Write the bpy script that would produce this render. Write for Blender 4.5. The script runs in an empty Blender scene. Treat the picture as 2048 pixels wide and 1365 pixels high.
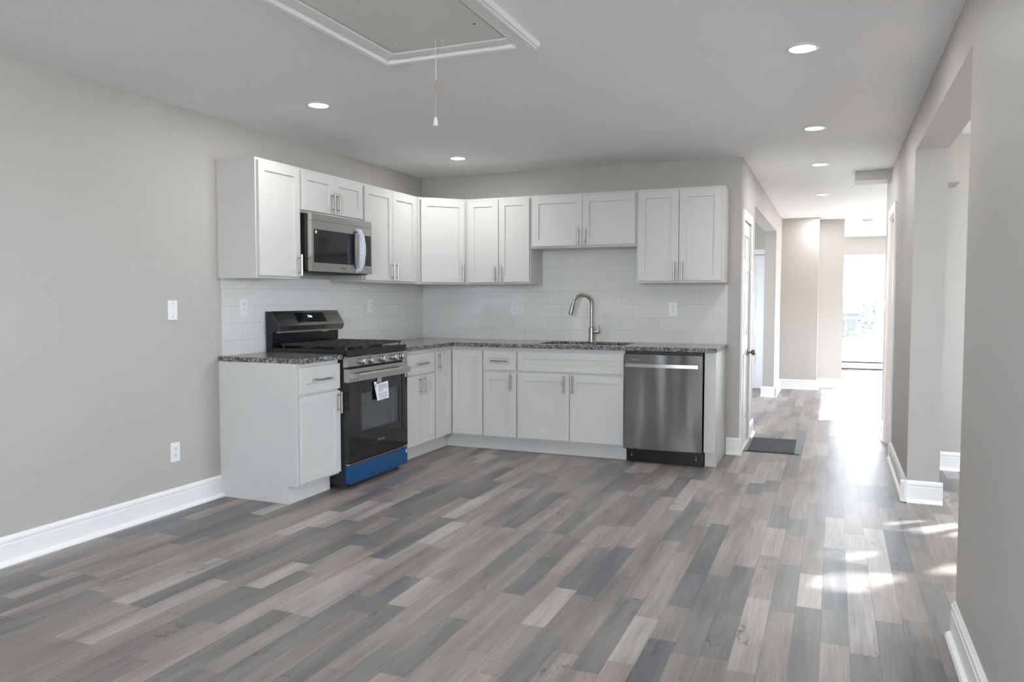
import bpy, bmesh, math, random
from mathutils import Vector, Matrix
random.seed(7)
SC = bpy.context.scene
C = SC.collection
PI = math.pi

# ---------------------------------------------------------------- camera
F = Vector((-0.38316279, 0.92215588, -0.05305483)); R_ = Vector((0.92344839, 0.38372244, 0.00039267)); U_ = Vector((-0.02072043, 0.04884294, 0.99859152))
cam = bpy.data.objects.new('camera', bpy.data.cameras.new('camera')); C.objects.link(cam)
cam.data.sensor_width = 36; cam.data.lens = 27.206; cam.data.clip_start = .02
cam.matrix_world = Matrix(((R_.x, U_.x, -F.x, 3.6260), (R_.y, U_.y, -F.y, -6.5020), (R_.z, U_.z, -F.z, 1.26455), (0, 0, 0, 1)))
SC.camera = cam
SC.view_settings.view_transform = 'Standard'; SC.view_settings.look = 'None'
SC.view_settings.gamma = 1; SC.view_settings.use_curve_mapping = False
SC.view_settings.exposure = 0.52
cy = SC.cycles
cy.use_denoising = True; cy.max_bounces = 10; cy.diffuse_bounces = 6; cy.glossy_bounces = 5
cy.transparent_max_bounces = 12; cy.sample_clamp_indirect = 6; cy.caustics_reflective = False; cy.caustics_refractive = False

# ---------------------------------------------------------------- light levels
SKY = 24.0            # radiance of the overcast-bright sky
SUN = 54.0
DOWN = 4.8           # watts of each ceiling downlight
# world: sky texture, softened towards white
W = bpy.data.worlds.new('world'); SC.world = W; W.use_nodes = True
nt = W.node_tree; nt.nodes.clear()
sky = nt.nodes.new('ShaderNodeTexSky'); sky.sky_type = 'HOSEK_WILKIE'; sky.turbidity = 5; sky.ground_albedo = .4
sky.sun_direction = (.667, .62, .41)
hs = nt.nodes.new('ShaderNodeMix'); hs.data_type = 'RGBA'; hs.inputs[0].default_value = .9
hs.inputs[7].default_value = (.86, .94, 1.07, 1)
bg = nt.nodes.new('ShaderNodeBackground'); bg.inputs[1].default_value = SKY
wo = nt.nodes.new('ShaderNodeOutputWorld')
nt.links.new(sky.outputs[0], hs.inputs[6]); nt.links.new(hs.outputs[2], bg.inputs[0]); nt.links.new(bg.outputs[0], wo.inputs[0])
# sun, low from the back right
sd = bpy.data.lights.new('sun', 'SUN'); sd.energy = SUN; sd.angle = math.radians(.6); sd.color = (1, .975, .94)
so = bpy.data.objects.new('sun', sd); C.objects.link(so)
so.rotation_euler = Vector((-.667, -.62, -.41)).to_track_quat('-Z', 'Y').to_euler()
def portal(name, loc, sx, sy, facing):
    l = bpy.data.lights.new(name, 'AREA'); l.shape = 'RECTANGLE'; l.size = sx; l.size_y = sy; l.cycles.is_portal = True
    o = bpy.data.objects.new(name, l); C.objects.link(o); o.location = loc
    o.rotation_euler = Vector(facing).to_track_quat('-Z', 'Z').to_euler()
portal('portal_front', (3.25, 9.2, 1.27), 3.9, 1.5, (0, -1, 0))
portal('portal_rear', (2.9, -8.72, 1.55), 2.0, 1.5, (0, 1, 0))
portal('portal_side', (6.395, .17, 1.51), 1.39, 1.32, (0, -1, 0))
portal('portal_side_right', (7.43, -1.425, 1.475), 1.85, 1.35, (-1, 0, 0))
portal('portal_den', (.17, 2.9, 1.3), 1.8, 1.4, (1, 0, 0))
portal('portal_living', (5.47, 6.35, .75), 4.9, 1.0, (-1, 0, 0))

# ---------------------------------------------------------------- materials
M = {}
def mat(name, col=(.8, .8, .8), rough=.5, metal=0, spec=.5, coat=0):
    m = bpy.data.materials.new(name); m.use_nodes = True; M[name] = m
    b = m.node_tree.nodes['Principled BSDF']
    b.inputs['Base Color'].default_value = (*col, 1); b.inputs['Roughness'].default_value = rough
    b.inputs['Metallic'].default_value = metal; b.inputs['Specular IOR Level'].default_value = spec
    b.inputs['Coat Weight'].default_value = coat
    return m, m.node_tree, b
def N(t, kind, **kw):
    n = t.nodes.new('ShaderNode' + kind)
    for k, v in kw.items(): setattr(n, k, v)
    return n
def coords(t, scale=(1, 1, 1), kind='Object'):
    tc = N(t, 'TexCoord'); mp = N(t, 'Mapping'); mp.inputs['Scale'].default_value = scale
    t.links.new(tc.outputs[kind], mp.inputs['Vector']); return mp.outputs['Vector']
def noise(t, vec, scale, detail=2, rough=.5):
    n = N(t, 'TexNoise'); n.inputs['Scale'].default_value = scale; n.inputs['Detail'].default_value = detail
    n.inputs['Roughness'].default_value = rough
    t.links.new(vec, n.inputs['Vector']); return n.outputs['Fac']
def bump(t, b, h, strength=.1, dist=.002):
    n = N(t, 'Bump'); n.inputs['Strength'].default_value = strength; n.inputs['Distance'].default_value = dist
    t.links.new(h, n.inputs['Height']); t.links.new(n.outputs['Normal'], b.inputs['Normal']); return n
def ramp(t, fac, stops):
    n = N(t, 'ValToRGB'); e = n.color_ramp.elements
    while len(e) < len(stops): e.new(.5)
    for k, (p, c) in enumerate(stops):
        e[k].position = p; e[k].color = (*c, 1) if len(c) == 3 else c
    t.links.new(fac, n.inputs['Fac']); return n.outputs['Color']
def paint(name, col, rough, scale=60, st=.08):
    m, t, b = mat(name, col, rough, spec=.4)
    bump(t, b, noise(t, coords(t), scale, 3), st, .001); return m
paint('wall_paint', (.462, .438, .412), .55)
paint('trim_paint', (.86, .86, .85), .32, 20, .02)
paint('cabinet_paint', (.61, .60, .58), .36, 14, .02)
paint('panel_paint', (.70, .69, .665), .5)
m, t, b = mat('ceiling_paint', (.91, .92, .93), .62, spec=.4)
v = coords(t, (1.2, 4, 1)); bump(t, b, noise(t, v, 5, 6, .62), .22, .01)
paint('bounce_peach_and_wood', (.80, .68, .60), .5)  # peach holds the warm bounce light on the jamb; threshold shares it
mat('white_plastic', (.82, .82, .80), .3)
mat('slot_dark', (.02, .02, .02), .5)
mat('black_enamel', (.012, .012, .014), .18, spec=.5)
mat('black_matte', (.012, .012, .013), .5)
mat('cast_iron', (.018, .018, .02), .42)
mat('black_glass', (.010, .010, .012), .04, spec=.6)
mat('dark_rubber', (.02, .02, .022), .7)
mat('brass_antique', (.24, .19, .14), .32, 1)
mat('nickel', (.42, .395, .36), .30, 1)
mat('knob_steel', (.42, .42, .42), .25, 1)
def steel(name, col, rough, wav=0):
    m, t, b = mat(name, col, rough, 1)
    v = coords(t, (2, 2, 160)); h = noise(t, v, 1, 2)
    mr = N(t, 'MapRange'); mr.inputs['To Min'].default_value = rough - .02; mr.inputs['To Max'].default_value = rough + .03
    t.links.new(h, mr.inputs['Value']); t.links.new(mr.outputs[0], b.inputs['Roughness'])
    if wav:
        v2 = coords(t, (5, 5, .9)); bump(t, b, noise(t, v2, 1, 1), wav, .05)
    return m
steel('stainless', (.50, .485, .46), .26)
steel('stainless_door', (.34, .33, .325), .16, .30)
m, t, b = mat('blue_film', (.002, .058, .165), .22, spec=.6)
bump(t, b, noise(t, coords(t, (1, 9, 30)), 2.2, 3), .35, .006)
m, t, b = mat('foam_wrap', (.62, .63, .70), .35)
bk = N(t, 'TexBrick'); bk.offset = 0; bk.inputs['Scale'].default_value = 1; bk.inputs['Brick Width'].default_value = .011; bk.inputs['Row Height'].default_value = .011
bk.inputs['Mortar Size'].default_value = .0016; bk.inputs['Color1'].default_value = (.72, .73, .78, 1); bk.inputs['Color2'].default_value = (.60, .61, .68, 1); bk.inputs['Mortar'].default_value = (.40, .41, .50, 1)
sx = N(t, 'SeparateXYZ'); cb = N(t, 'CombineXYZ'); tc = N(t, 'TexCoord')
t.links.new(tc.outputs['Object'], sx.inputs[0]); t.links.new(sx.outputs['X'], cb.inputs['X']); t.links.new(sx.outputs['Z'], cb.inputs['Y'])
t.links.new(cb.outputs[0], bk.inputs['Vector']); t.links.new(bk.outputs['Color'], b.inputs['Base Color'])
mat('paper', (.80, .80, .84), .6)
mat('ink', (.06, .06, .07), .6)
mat('logo_grey', (.20, .20, .20), .4)
mat('logo_dark', (.10, .10, .10), .4)
mat('tape_grey', (.28, .28, .29), .4)
mat('cord_fibre', (.40, .32, .24), .8)
mat('oven_cavity', (.55, .58, .58), .5)
mat('heater_white', (.80, .80, .78), .4)
mat('leaf', (.016, .030, .012), .5)
mat('bark', (.16, .12, .09), .8)
mat('pole_grey', (.033, .028, .027), .7)
mat('house_blue', (.020, .024, .031), .7)
mat('asphalt_roof', (.014, .016, .020), .8)
mat('sign_blue', (.004, .012, .03), .4)
mat('fence_metal', (.006, .010, .012), .5)
def emit(name, col, s):
    m, t, b = mat(name, col, .4); b.inputs['Emission Color'].default_value = (*col, 1); b.inputs['Emission Strength'].default_value = s
emit('lamp_lens', (1, .99, .97), 14)
emit('clock_blue', (.30, .55, 1), 5)
# clear glass: see-through with a mirror reflection
def clear(name, tint, f0=.06):
    m = bpy.data.materials.new(name); m.use_nodes = True; t = m.node_tree; t.nodes.clear(); M[name] = m
    tr = N(t, 'BsdfTransparent'); tr.inputs[0].default_value = (*tint, 1); gl = N(t, 'BsdfGlossy'); gl.inputs['Roughness'].default_value = .02
    lw = N(t, 'LayerWeight'); lw.inputs['Blend'].default_value = .25
    mr = N(t, 'MapRange'); mr.inputs['To Min'].default_value = f0; mr.inputs['To Max'].default_value = .6
    mx = N(t, 'MixShader'); out = N(t, 'OutputMaterial')
    t.links.new(lw.outputs['Fresnel'], mr.inputs['Value']); t.links.new(mr.outputs[0], mx.inputs[0])
    t.links.new(tr.outputs[0], mx.inputs[1]); t.links.new(gl.outputs[0], mx.inputs[2]); t.links.new(mx.outputs[0], out.inputs[0])
clear('window_glass', (.97, .98, .97), .04)
clear('oven_glass', (.56, .59, .60), .10)
# yard ground, made near white to bounce daylight up to the ceilings
m, t, b = mat('bounce_ground', (.2, .3, .1), .9)
t.links.new(ramp(t, noise(t, coords(t), 3, 5), [(.3, (.66, .68, .62)), (.55, (.76, .75, .71)), (.75, (.80, .78, .74))]), b.inputs['Base Color'])
# speckled granite
m, t, b = mat('granite', (.2, .2, .2), .16, spec=.55)
v = coords(t); vo = N(t, 'TexVoronoi'); vo.inputs['Scale'].default_value = 165; t.links.new(v, vo.inputs['Vector'])
sp = N(t, 'SeparateColor'); t.links.new(vo.outputs['Color'], sp.inputs[0])
c1 = ramp(t, sp.outputs[0], [(0, (.03, .03, .032)), (.30, (.085, .07, .072)), (.62, (.19, .19, .185)), (.86, (.38, .37, .36)), (1, (.56, .55, .53))])
c2 = ramp(t, noise(t, v, 45, 4), [(.35, (.45, .45, .46)), (.65, (1.25, 1.22, 1.2))])
mx = N(t, 'Mix', data_type='RGBA', blend_type='MULTIPLY'); mx.inputs[0].default_value = 1
t.links.new(c1, mx.inputs[6]); t.links.new(c2, mx.inputs[7]); t.links.new(mx.outputs[2], b.inputs['Base Color'])
# subway tile (axis: which object axis runs along the wall)
def tile(name, axis, dx, dz):
    m, t, b = mat(name, (.8, .8, .8), .07, spec=.5)
    tc = N(t, 'TexCoord'); sx = N(t, 'SeparateXYZ'); cb = N(t, 'CombineXYZ'); mp = N(t, 'Mapping'); mp.inputs['Location'].default_value = (dx, dz, 0)
    t.links.new(tc.outputs['Object'], sx.inputs[0]); t.links.new(sx.outputs[axis], cb.inputs['X']); t.links.new(sx.outputs['Z'], cb.inputs['Y'])
    t.links.new(cb.outputs[0], mp.inputs[0])
    bk = N(t, 'TexBrick'); bk.offset = .34; bk.offset_frequency = 2
    for k, v in (('Scale', 1), ('Brick Width', .332), ('Row Height', .1118), ('Mortar Size', .0016), ('Mortar Smooth', .3), ('Bias', 0)): bk.inputs[k].default_value = v
    bk.inputs['Color1'].default_value = (.735, .725, .70, 1); bk.inputs['Color2'].default_value = (.71, .70, .675, 1); bk.inputs['Mortar'].default_value = (.56, .56, .545, 1)
    t.links.new(mp.outputs[0], bk.inputs['Vector']); t.links.new(bk.outputs['Color'], b.inputs['Base Color'])
    inv = N(t, 'Math', operation='SUBTRACT'); inv.inputs[0].default_value = 1; t.links.new(bk.outputs['Fac'], inv.inputs[1])
    ad = N(t, 'Math', operation='MULTIPLY_ADD'); ad.inputs[1].default_value = .35
    t.links.new(noise(t, mp.outputs[0], 9, 2), ad.inputs[0]); t.links.new(inv.outputs[0], ad.inputs[2])
    bump(t, b, ad.outputs[0], .3, .0025)
tile('tile_back', 'X', -1.388 + .332 * 6, -1.2245 + .1118 * 12)
tile('tile_left', 'Y', .35 + .332 * 12, -1.2245 + .1118 * 12)
# laminate planks: tint comes from a per-plank face attribute (the plank's own print)
m, t, b = mat('laminate', (.3, .28, .27), .30, spec=.5)
at = N(t, 'Attribute', attribute_name='tint'); uv = N(t, 'Attribute', attribute_name='grain')
def gmap(scale):
    mp = N(t, 'Mapping'); mp.inputs['Scale'].default_value = scale; t.links.new(uv.outputs['Vector'], mp.inputs['Vector']); return mp.outputs['Vector']
g1 = noise(t, gmap((150, 4.5, 1)), 1, 4, .6)
g2 = noise(t, gmap((26, 2.0, 1)), 1, 5, .65)
c1 = ramp(t, g1, [(.25, (.72, .72, .73)), (.55, (1, 1, 1)), (.8, (1.2, 1.19, 1.18))])
c2 = ramp(t, g2, [(.22, (.62, .60, .60)), (.42, (.93, .92, .91)), (.62, (1.06, 1.06, 1.06)), (.8, (1.22, 1.21, 1.2))])
m1 = N(t, 'Mix', data_type='RGBA', blend_type='MULTIPLY'); m1.inputs[0].default_value = 1
m2 = N(t, 'Mix', data_type='RGBA', blend_type='MULTIPLY'); m2.inputs[0].default_value = 1
m3 = N(t, 'Mix', data_type='RGBA', blend_type='MIX')
lf = noise(t, coords(t, (10.15, 1.15, 1)), 1, 2, .5)      # slow tone drift along each strip
m0 = N(t, 'Mix', data_type='RGBA', blend_type='MULTIPLY'); m0.inputs[0].default_value = 1
t.links.new(at.outputs['Color'], m0.inputs[6]); t.links.new(ramp(t, lf, [(.30, (.72, .725, .745)), (.48, (.98, .965, .96)), (.68, (1.17, 1.14, 1.11))]), m0.inputs[7])
t.links.new(m0.outputs[2], m1.inputs[6]); t.links.new(c1, m1.inputs[7]); t.links.new(m1.outputs[2], m2.inputs[6]); t.links.new(c2, m2.inputs[7])
wv = N(t, 'Mix', data_type='RGBA', blend_type='LINEAR_LIGHT'); wv.inputs[0].default_value = .24     # warp knots and cracks
nz = N(t, 'TexNoise'); nz.inputs['Scale'].default_value = 22; nz.inputs['Detail'].default_value = 4; t.links.new(gmap((1, .5, 1)), nz.inputs['Vector'])
t.links.new(gmap((1, 1, 1)), wv.inputs[6]); t.links.new(nz.outputs['Color'], wv.inputs[7])
mp = N(t, 'Mapping'); mp.inputs['Scale'].default_value = (7.5, 2.6, 1); t.links.new(wv.outputs[2], mp.inputs['Vector'])
vo = N(t, 'TexVoronoi'); vo.inputs['Scale'].default_value = 1; t.links.new(mp.outputs[0], vo.inputs['Vector'])
sp = N(t, 'SeparateColor'); t.links.new(vo.outputs['Color'], sp.inputs[0])
k1 = ramp(t, vo.outputs['Distance'], [(.04, (1, 1, 1)), (.19, (0, 0, 0))]); k2 = ramp(t, sp.outputs[0], [(.55, (0, 0, 0)), (.62, (1, 1, 1))])
km = N(t, 'Math', operation='MULTIPLY'); t.links.new(k1, km.inputs[0]); t.links.new(k2, km.inputs[1])
kn = N(t, 'Math', operation='MULTIPLY'); t.links.new(km.outputs[0], kn.inputs[0]); kn.inputs[1].default_value = .88
t.links.new(kn.outputs[0], m3.inputs[0]); t.links.new(m2.outputs[2], m3.inputs[6]); m3.inputs[7].default_value = (.075, .068, .068, 1)
t.links.new(m3.outputs[2], b.inputs['Base Color'])
rr = N(t, 'MapRange'); rr.inputs['To Min'].default_value = .34; rr.inputs['To Max'].default_value = .47
t.links.new(g1, rr.inputs['Value']); t.links.new(rr.outputs[0], b.inputs['Roughness'])
bump(t, b, g1, .10, .001)
mat('plank_seam', (.05, .046, .045), .7)
# ribbed door mat
m, t, b = mat('mat_ribs', (.045, .047, .055), .75)
wvn = N(t, 'TexWave', wave_type='BANDS', bands_direction='DIAGONAL'); wvn.inputs['Scale'].default_value = 28; wvn.inputs['Distortion'].default_value = 5; wvn.inputs['Detail Scale'].default_value = 9
t.links.new(coords(t), wvn.inputs['Vector'])
t.links.new(ramp(t, wvn.outputs['Fac'], [(.2, (.02, .021, .026)), (.8, (.085, .09, .10))]), b.inputs['Base Color'])
bump(t, b, wvn.outputs['Fac'], .8, .004)
mat('mat_edge', (.16, .18, .20), .5)

# ---------------------------------------------------------------- mesh helpers
class MB:
    def __init__(s): s.bm = bmesh.new(); s.round = False; s.mi = 0; s.mats = []
    def use(s, name):
        if name not in s.mats: s.mats.append(name)
        s.mi = s.mats.index(name); return s
    def _new(s, fs):
        for f in fs: f.material_index = s.mi
    def poly(s, pts):
        f = s.bm.faces.new([s.bm.verts.new(p) for p in pts]); s._new([f]); return f
    def box(s, a, b, bev=0):
        lo = [min(a[i], b[i]) for i in range(3)]; hi = [max(a[i], b[i]) for i in range(3)]
        r = bmesh.ops.create_cube(s.bm, size=1)
        for v in r['verts']:
            v.co = Vector([(lo[i] + hi[i]) / 2 + v.co[i] * (hi[i] - lo[i]) for i in range(3)])
        fs = {f for v in r['verts'] for f in v.link_faces}; s._new(fs)
        if bev:
            es = list({e for v in r['verts'] for e in v.link_edges})
            o = bmesh.ops.bevel(s.bm, geom=es, offset=bev, segments=2, affect='EDGES', profile=.6, clamp_overlap=True)
            s._new(o['faces'])
        return s
    def cyl(s, p0, p1, r, seg=16, r2=None):
        s.round = True; p0, p1 = Vector(p0), Vector(p1); d = p1 - p0
        q = d.to_track_quat('Z', 'Y').to_matrix().to_4x4(); mtx = Matrix.Translation((p0 + p1) / 2) @ q
        o = bmesh.ops.create_cone(s.bm, cap_ends=True, segments=seg, radius1=r, radius2=r if r2 is None else r2, depth=d.length, matrix=mtx)
        s._new({f for v in o['verts'] for f in v.link_faces}); return s
    def tube(s, pts, rad, seg=12):
        pts = [Vector(p) for p in pts]; rings = []; s.round = True
        rads = rad if isinstance(rad, (list, tuple)) else [rad] * len(pts)
        up = None
        for i, p in enumerate(pts):
            tg = (pts[min(i + 1, len(pts) - 1)] - pts[max(i - 1, 0)]).normalized()
            if up is None: up = Vector((1, 0, 0)) if abs(tg.x) < .8 else Vector((0, 1, 0))
            a = tg.cross(up).normalized(); up = a.cross(tg).normalized()
            rings.append([s.bm.verts.new(p + rads[i] * (math.cos(k * 2 * PI / seg) * up + math.sin(k * 2 * PI / seg) * a)) for k in range(seg)])
        fs = []
        for i in range(len(rings) - 1):
            for k in range(seg): fs.append(s.bm.faces.new((rings[i][k], rings[i][(k + 1) % seg], rings[i + 1][(k + 1) % seg], rings[i + 1][k])))
        fs.append(s.bm.faces.new(rings[0])); fs.append(s.bm.faces.new(rings[-1])); s._new(fs); return s
    def lathe(s, prof, base, axis=(0, 0, 1), seg=24):
        q = Vector(axis).to_track_quat('Z', 'Y'); base = Vector(base); rings = []; s.round = True
        for r, h in prof: rings.append([s.bm.verts.new(base + q @ Vector((r * math.cos(k * 2 * PI / seg), r * math.sin(k * 2 * PI / seg), h))) for k in range(seg)])
        fs = []
        for i in range(len(rings) - 1):
            for k in range(seg): fs.append(s.bm.faces.new((rings[i][k], rings[i][(k + 1) % seg], rings[i + 1][(k + 1) % seg], rings[i + 1][k])))
        fs.append(s.bm.faces.new(rings[0])); fs.append(s.bm.faces.new(rings[-1])); s._new(fs); return s
    def prism(s, pts, d):
        a = [s.bm.verts.new(p) for p in pts]; b = [s.bm.verts.new(Vector(p) + Vector(d)) for p in pts]; n = len(a)
        fs = [s.bm.faces.new(a), s.bm.faces.new(b)]
        for i in range(n): fs.append(s.bm.faces.new((a[i], a[(i + 1) % n], b[(i + 1) % n], b[i])))
        s._new(fs); return s
    def shaker(s, x0, x1, z0, z1, yb, t=.019, rail=.057, rec=.0095):
        yf = yb - t
        def ring(i, y): return [s.bm.verts.new(p) for p in ((x0 + i, y, z0 + i), (x1 - i, y, z0 + i), (x1 - i, y, z1 - i), (x0 + i, y, z1 - i))]
        rs = [ring(0, yb), ring(0, yf + .0018), ring(.0018, yf), ring(rail, yf), ring(rail + .0015, yf + rec)]
        fs = [s.bm.faces.new(rs[0]), s.bm.faces.new(rs[-1])]
        for a, b in zip(rs, rs[1:]):
            for k in range(4): fs.append(s.bm.faces.new((a[k], a[(k + 1) % 4], b[(k + 1) % 4], b[k])))
        s._new(fs); return s
    def build(s, name, material=None, parent=None, smooth=True):
        bmesh.ops.recalc_face_normals(s.bm, faces=s.bm.faces)
        me = bpy.data.meshes.new(name); s.bm.to_mesh(me); s.bm.free()
        for mn in (s.mats or [material]): me.materials.append(M[mn])
        o = bpy.data.objects.new(name, me); C.objects.link(o)
        if parent: o.parent = parent
        if smooth and s.round:
            me.shade_smooth(); me.set_sharp_from_angle(angle=math.radians(35))
        return o
def tag(o, label, cat, group=None, kind=None):
    o['label'] = label; o['category'] = cat
    if group: o['group'] = group
    if kind: o['kind'] = kind
    return o
def thing(name, label, cat, loc=(0, 0, 0), rz=0, group=None):
    o = bpy.data.objects.new(name, None); C.objects.link(o); o.empty_display_size = .1
    o.location = loc; o.rotation_euler = (0, 0, rz); return tag(o, label, cat, group)
def struct(o, label=None):
    o['kind'] = 'structure'
    if label: o['label'] = label
    return o
def text(name, body, size, material, parent, mtx, depth=.0006):
    cu = bpy.data.curves.new(name, 'FONT'); cu.body = body; cu.size = size; cu.extrude = depth; cu.align_x = 'CENTER'; cu.align_y = 'CENTER'
    tmp = bpy.data.objects.new('tmp', cu); C.objects.link(tmp)
    bpy.context.view_layer.update()
    me = bpy.data.meshes.new_from_object(tmp.evaluated_get(bpy.context.evaluated_depsgraph_get()))
    bpy.data.objects.remove(tmp); bpy.data.curves.remove(cu)
    me.materials.clear(); me.materials.append(M[material]); me.transform(mtx); me.name = name
    o = bpy.data.objects.new(name, me); C.objects.link(o); o.parent = parent; return o
RX90 = Matrix.Rotation(PI / 2, 4, 'X')       # text standing upright, facing local -y

# ---------------------------------------------------------------- the setting
H = 2.414; XR = 4.07; XR2 = 4.25; XH = 2.925; XH2 = 2.785; YE = -8.6
def planks():
    wd = .0985
    vs, fs, tint, grain = [], [], [], []
    rects = [(-.1, 7.4, YE - .1, 9.1)]
    pal = [((.330, .295, .275), 6), ((.290, .258, .242), 7), ((.262, .236, .224), 6), ((.200, .194, .196), 5), ((.168, .170, .180), 4), ((.400, .370, .352), 3), ((.315, .274, .250), 4), ((.228, .208, .200), 5)]
    bag = [c for c, k in pal for _ in range(k)]
    gx = -.1 + (3.605 + .1) % wd - wd
    n = 0; last = None
    x = gx
    while x < 7.4:
        y = YE - .1 - random.random() * .6
        while y < 9.1:
            L = random.choice((.34, .42, .50, .60, .70, .85))
            c = random.choice(bag)
            if c == last: c = random.choice(bag)
            last = c
            k = random.uniform(.93, 1.07)
            g = .0004
            vs += [(x + g, y + g, 0), (x + wd - g, y + g, 0), (x + wd - g, y + L - g, 0), (x + g, y + L - g, 0)]
            fs.append((4 * n, 4 * n + 1, 4 * n + 2, 4 * n + 3)); tint.append([q * k * .94 for q in c])
            ox, oy = random.uniform(0, 50), random.uniform(0, 50)
            grain += [(ox, oy, 0), (ox + wd, oy, 0), (ox + wd, oy + L, 0), (ox, oy + L, 0)]
            n += 1; y += L
        x += wd
    b = len(vs)
    z = -.0012
    vs += [(-.2, YE - .2, z), (7.5, YE - .2, z), (7.5, 9.3, z), (-.2, 9.3, z), (-.2, YE - .2, -.2), (7.5, YE - .2, -.2), (7.5, 9.3, -.2), (-.2, 9.3, -.2)]
    extra = [(0, 1, 2, 3), (7, 6, 5, 4), (0, 4, 5, 1), (1, 5, 6, 2), (2, 6, 7, 3), (3, 7, 4, 0)]
    fs += [tuple(b + i for i in f) for f in extra]
    me = bpy.data.meshes.new('floor'); me.from_pydata(vs, [], fs)
    me.materials.append(M['laminate']); me.materials.append(M['plank_seam'])
    for i in range(len(fs) - 6, len(fs)): me.polygons[i].material_index = 1
    a = me.attributes.new('tint', 'FLOAT_COLOR', 'FACE')
    for i, c in enumerate(tint + [(.05, .05, .05)] * 6): a.data[i].color = (*c, 1)
    a = me.attributes.new('grain', 'FLOAT_VECTOR', 'CORNER')
    for i, c in enumerate(grain + [(0, 0, 0)] * 24): a.data[i].vector = c
    o = bpy.data.objects.new('floor', me); C.objects.link(o); struct(o, 'grey and brown wood-look laminate strip floor')
planks()
def wall(name, axis, lo, hi, a0, a1, openings=(), z0=0, z1=2.6, m='wall_paint'):
    """axis 'x': slab between x=lo..hi running along y from a0 to a1; axis 'y' the other way. openings (b0, b1, zb, zt)."""
    b = MB()
    def bx(p, q, za, zb):
        if q - p > 1e-6 and zb - za > 1e-6:
            b.box((lo, p, za), (hi, q, zb)) if axis == 'x' else b.box((p, lo, za), (q, hi, zb))
    c = a0
    for (o0, o1, ob, ot) in sorted(openings):
        bx(c, o0, z0, z1); bx(o0, o1, z0, ob); bx(o0, o1, ot, z1); c = o1
    bx(c, a1, z0, z1)
    return struct(b.build(name, m, smooth=False))
wall('wall_left', 'x', -.15, 0, YE - .15, .12)
wall('wall_back', 'y', 0, .12, 0, XH)
wall('wall_rear', 'y', YE - .15, YE, 0, XR, [(1.9, 3.9, .80, 2.30)])
wall('wall_right', 'x', XR, XR2, YE - .15, 1.55, [(-3.24, -1.117, 0, 2.184), (.37, 1.03, 0, 1.97)])
wall('wall_hall_left', 'x', XH2, XH, .12, 5.15, [(.10, .70, 0, 1.93), (1.15, 4.05, 0, 2.15)])
b = MB(); b.box((XH2, 5.15, 0), (3.42, 5.5, 2.6)); b.box((XH2, 5.5, 0), (3.745, 5.65, 2.6)); struct(b.build('wall_hall_end', 'wall_paint', smooth=False))
wall('wall_den_far', 'y', 4.95, 5.10, .3, XH2, [(1.93, 2.735, 0, 1.905)])
wall('wall_den_left', 'x', .15, .3, .12, 5.10, [(2.0, 3.8, .6, 2.0)])
wall('wall_front', 'y', 9.0, 9.15, -.15, 5.5, [(1.3, 5.2, .52, 2.02)])
wall('wall_living_left', 'x', -.15, 0, 5.65, 9.15)
wall('wall_living_near', 'y', 5.5, 5.65, -.15, XH2)
wall('wall_living_right', 'x', 5.35, 5.5, .15, 9.0, [(3.9, 8.8, .25, 1.25)])
wall('wall_living_end', 'y', 1.55, 1.7, XR, 5.35)
wall('wall_side_far', 'y', 0, .15, XR2, 7.45, [(5.70, 7.09, .85, 2.17)])
wall('wall_side_right', 'x', 7.3, 7.45, -4.75, 0, [(-2.35, -.5, .8, 2.15)])
wall('wall_side_near', 'y', -4.75, -4.6, XR2, 7.45)
b = MB(); b.box((-.15, YE - .15, H), (5.5, -4.75, 2.62)); b.box((-.15, -4.75, H), (4.2, .15, 2.62)); b.box((-.15, .15, H), (5.5, 9.15, 2.62))
struct(b.build('ceiling', 'ceiling_paint', smooth=False))
b = MB(); b.box((4.2, -4.75, 2.47), (7.45, .15, 2.62)); struct(b.build('ceiling_side', 'ceiling_paint', smooth=False))
b = MB(); b.box((3.78, 1.10, 2.325), (XR, 1.375, H)); struct(b.build('trim_1', 'wall_paint', smooth=False), 'boxed beam stub under the hall ceiling by the right wall')
b = MB(); b.box((XR2, -.30, 2.085), (4.42, 0, 2.47)); struct(b.build('trim_2', 'wall_paint', smooth=False), 'boxed soffit in the side room beyond the wide opening')
# baseboards: one mesh per stretch of wall
PROF = [(0, 0), (.034, 0), (.034, .005), (.029, .015), (.019, .021), (.015, .023), (.015, .099), (.0115, .1015), (.0115, .108), (.015, .112), (.0145, .124), (.009, .131), (.005, .138), (0, .138)]
def baseboard(name, runs):
    b = MB()
    for (p0, p1, n) in runs:
        p0, p1, n = Vector((*p0, 0)), Vector((*p1, 0)), Vector((*n, 0))
        b.prism([p0 + n * o + Vector((0, 0, z)) for o, z in PROF], p1 - p0)
    return struct(b.build(name, 'trim_paint', smooth=False))
baseboard('baseboard_left', [((0, YE), (0, -2.667), (1, 0))])
baseboard('baseboard_back', [((2.83, 0), (XH + .03, 0), (0, -1))])
baseboard('baseboard_right', [((XR, YE), (XR, -3.24), (-1, 0)), ((XR, -1.117 - .034), (XR, .30), (-1, 0)), ((XR - .034, -1.117), (XR2 + .02, -1.117), (0, -1)), ((XR, 1.10), (XR, 1.55), (-1, 0))])
baseboard('baseboard_side', [((XR2, 0), (7.3, 0), (0, -1))])
baseboard('baseboard_hall_left', [((XH, .79), (XH, 1.15), (1, 0)), ((XH2 - .02, 4.05), (XH + .034, 4.05), (0, -1)), ((XH, 4.05 - .034), (XH, 5.15), (1, 0))])
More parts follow.
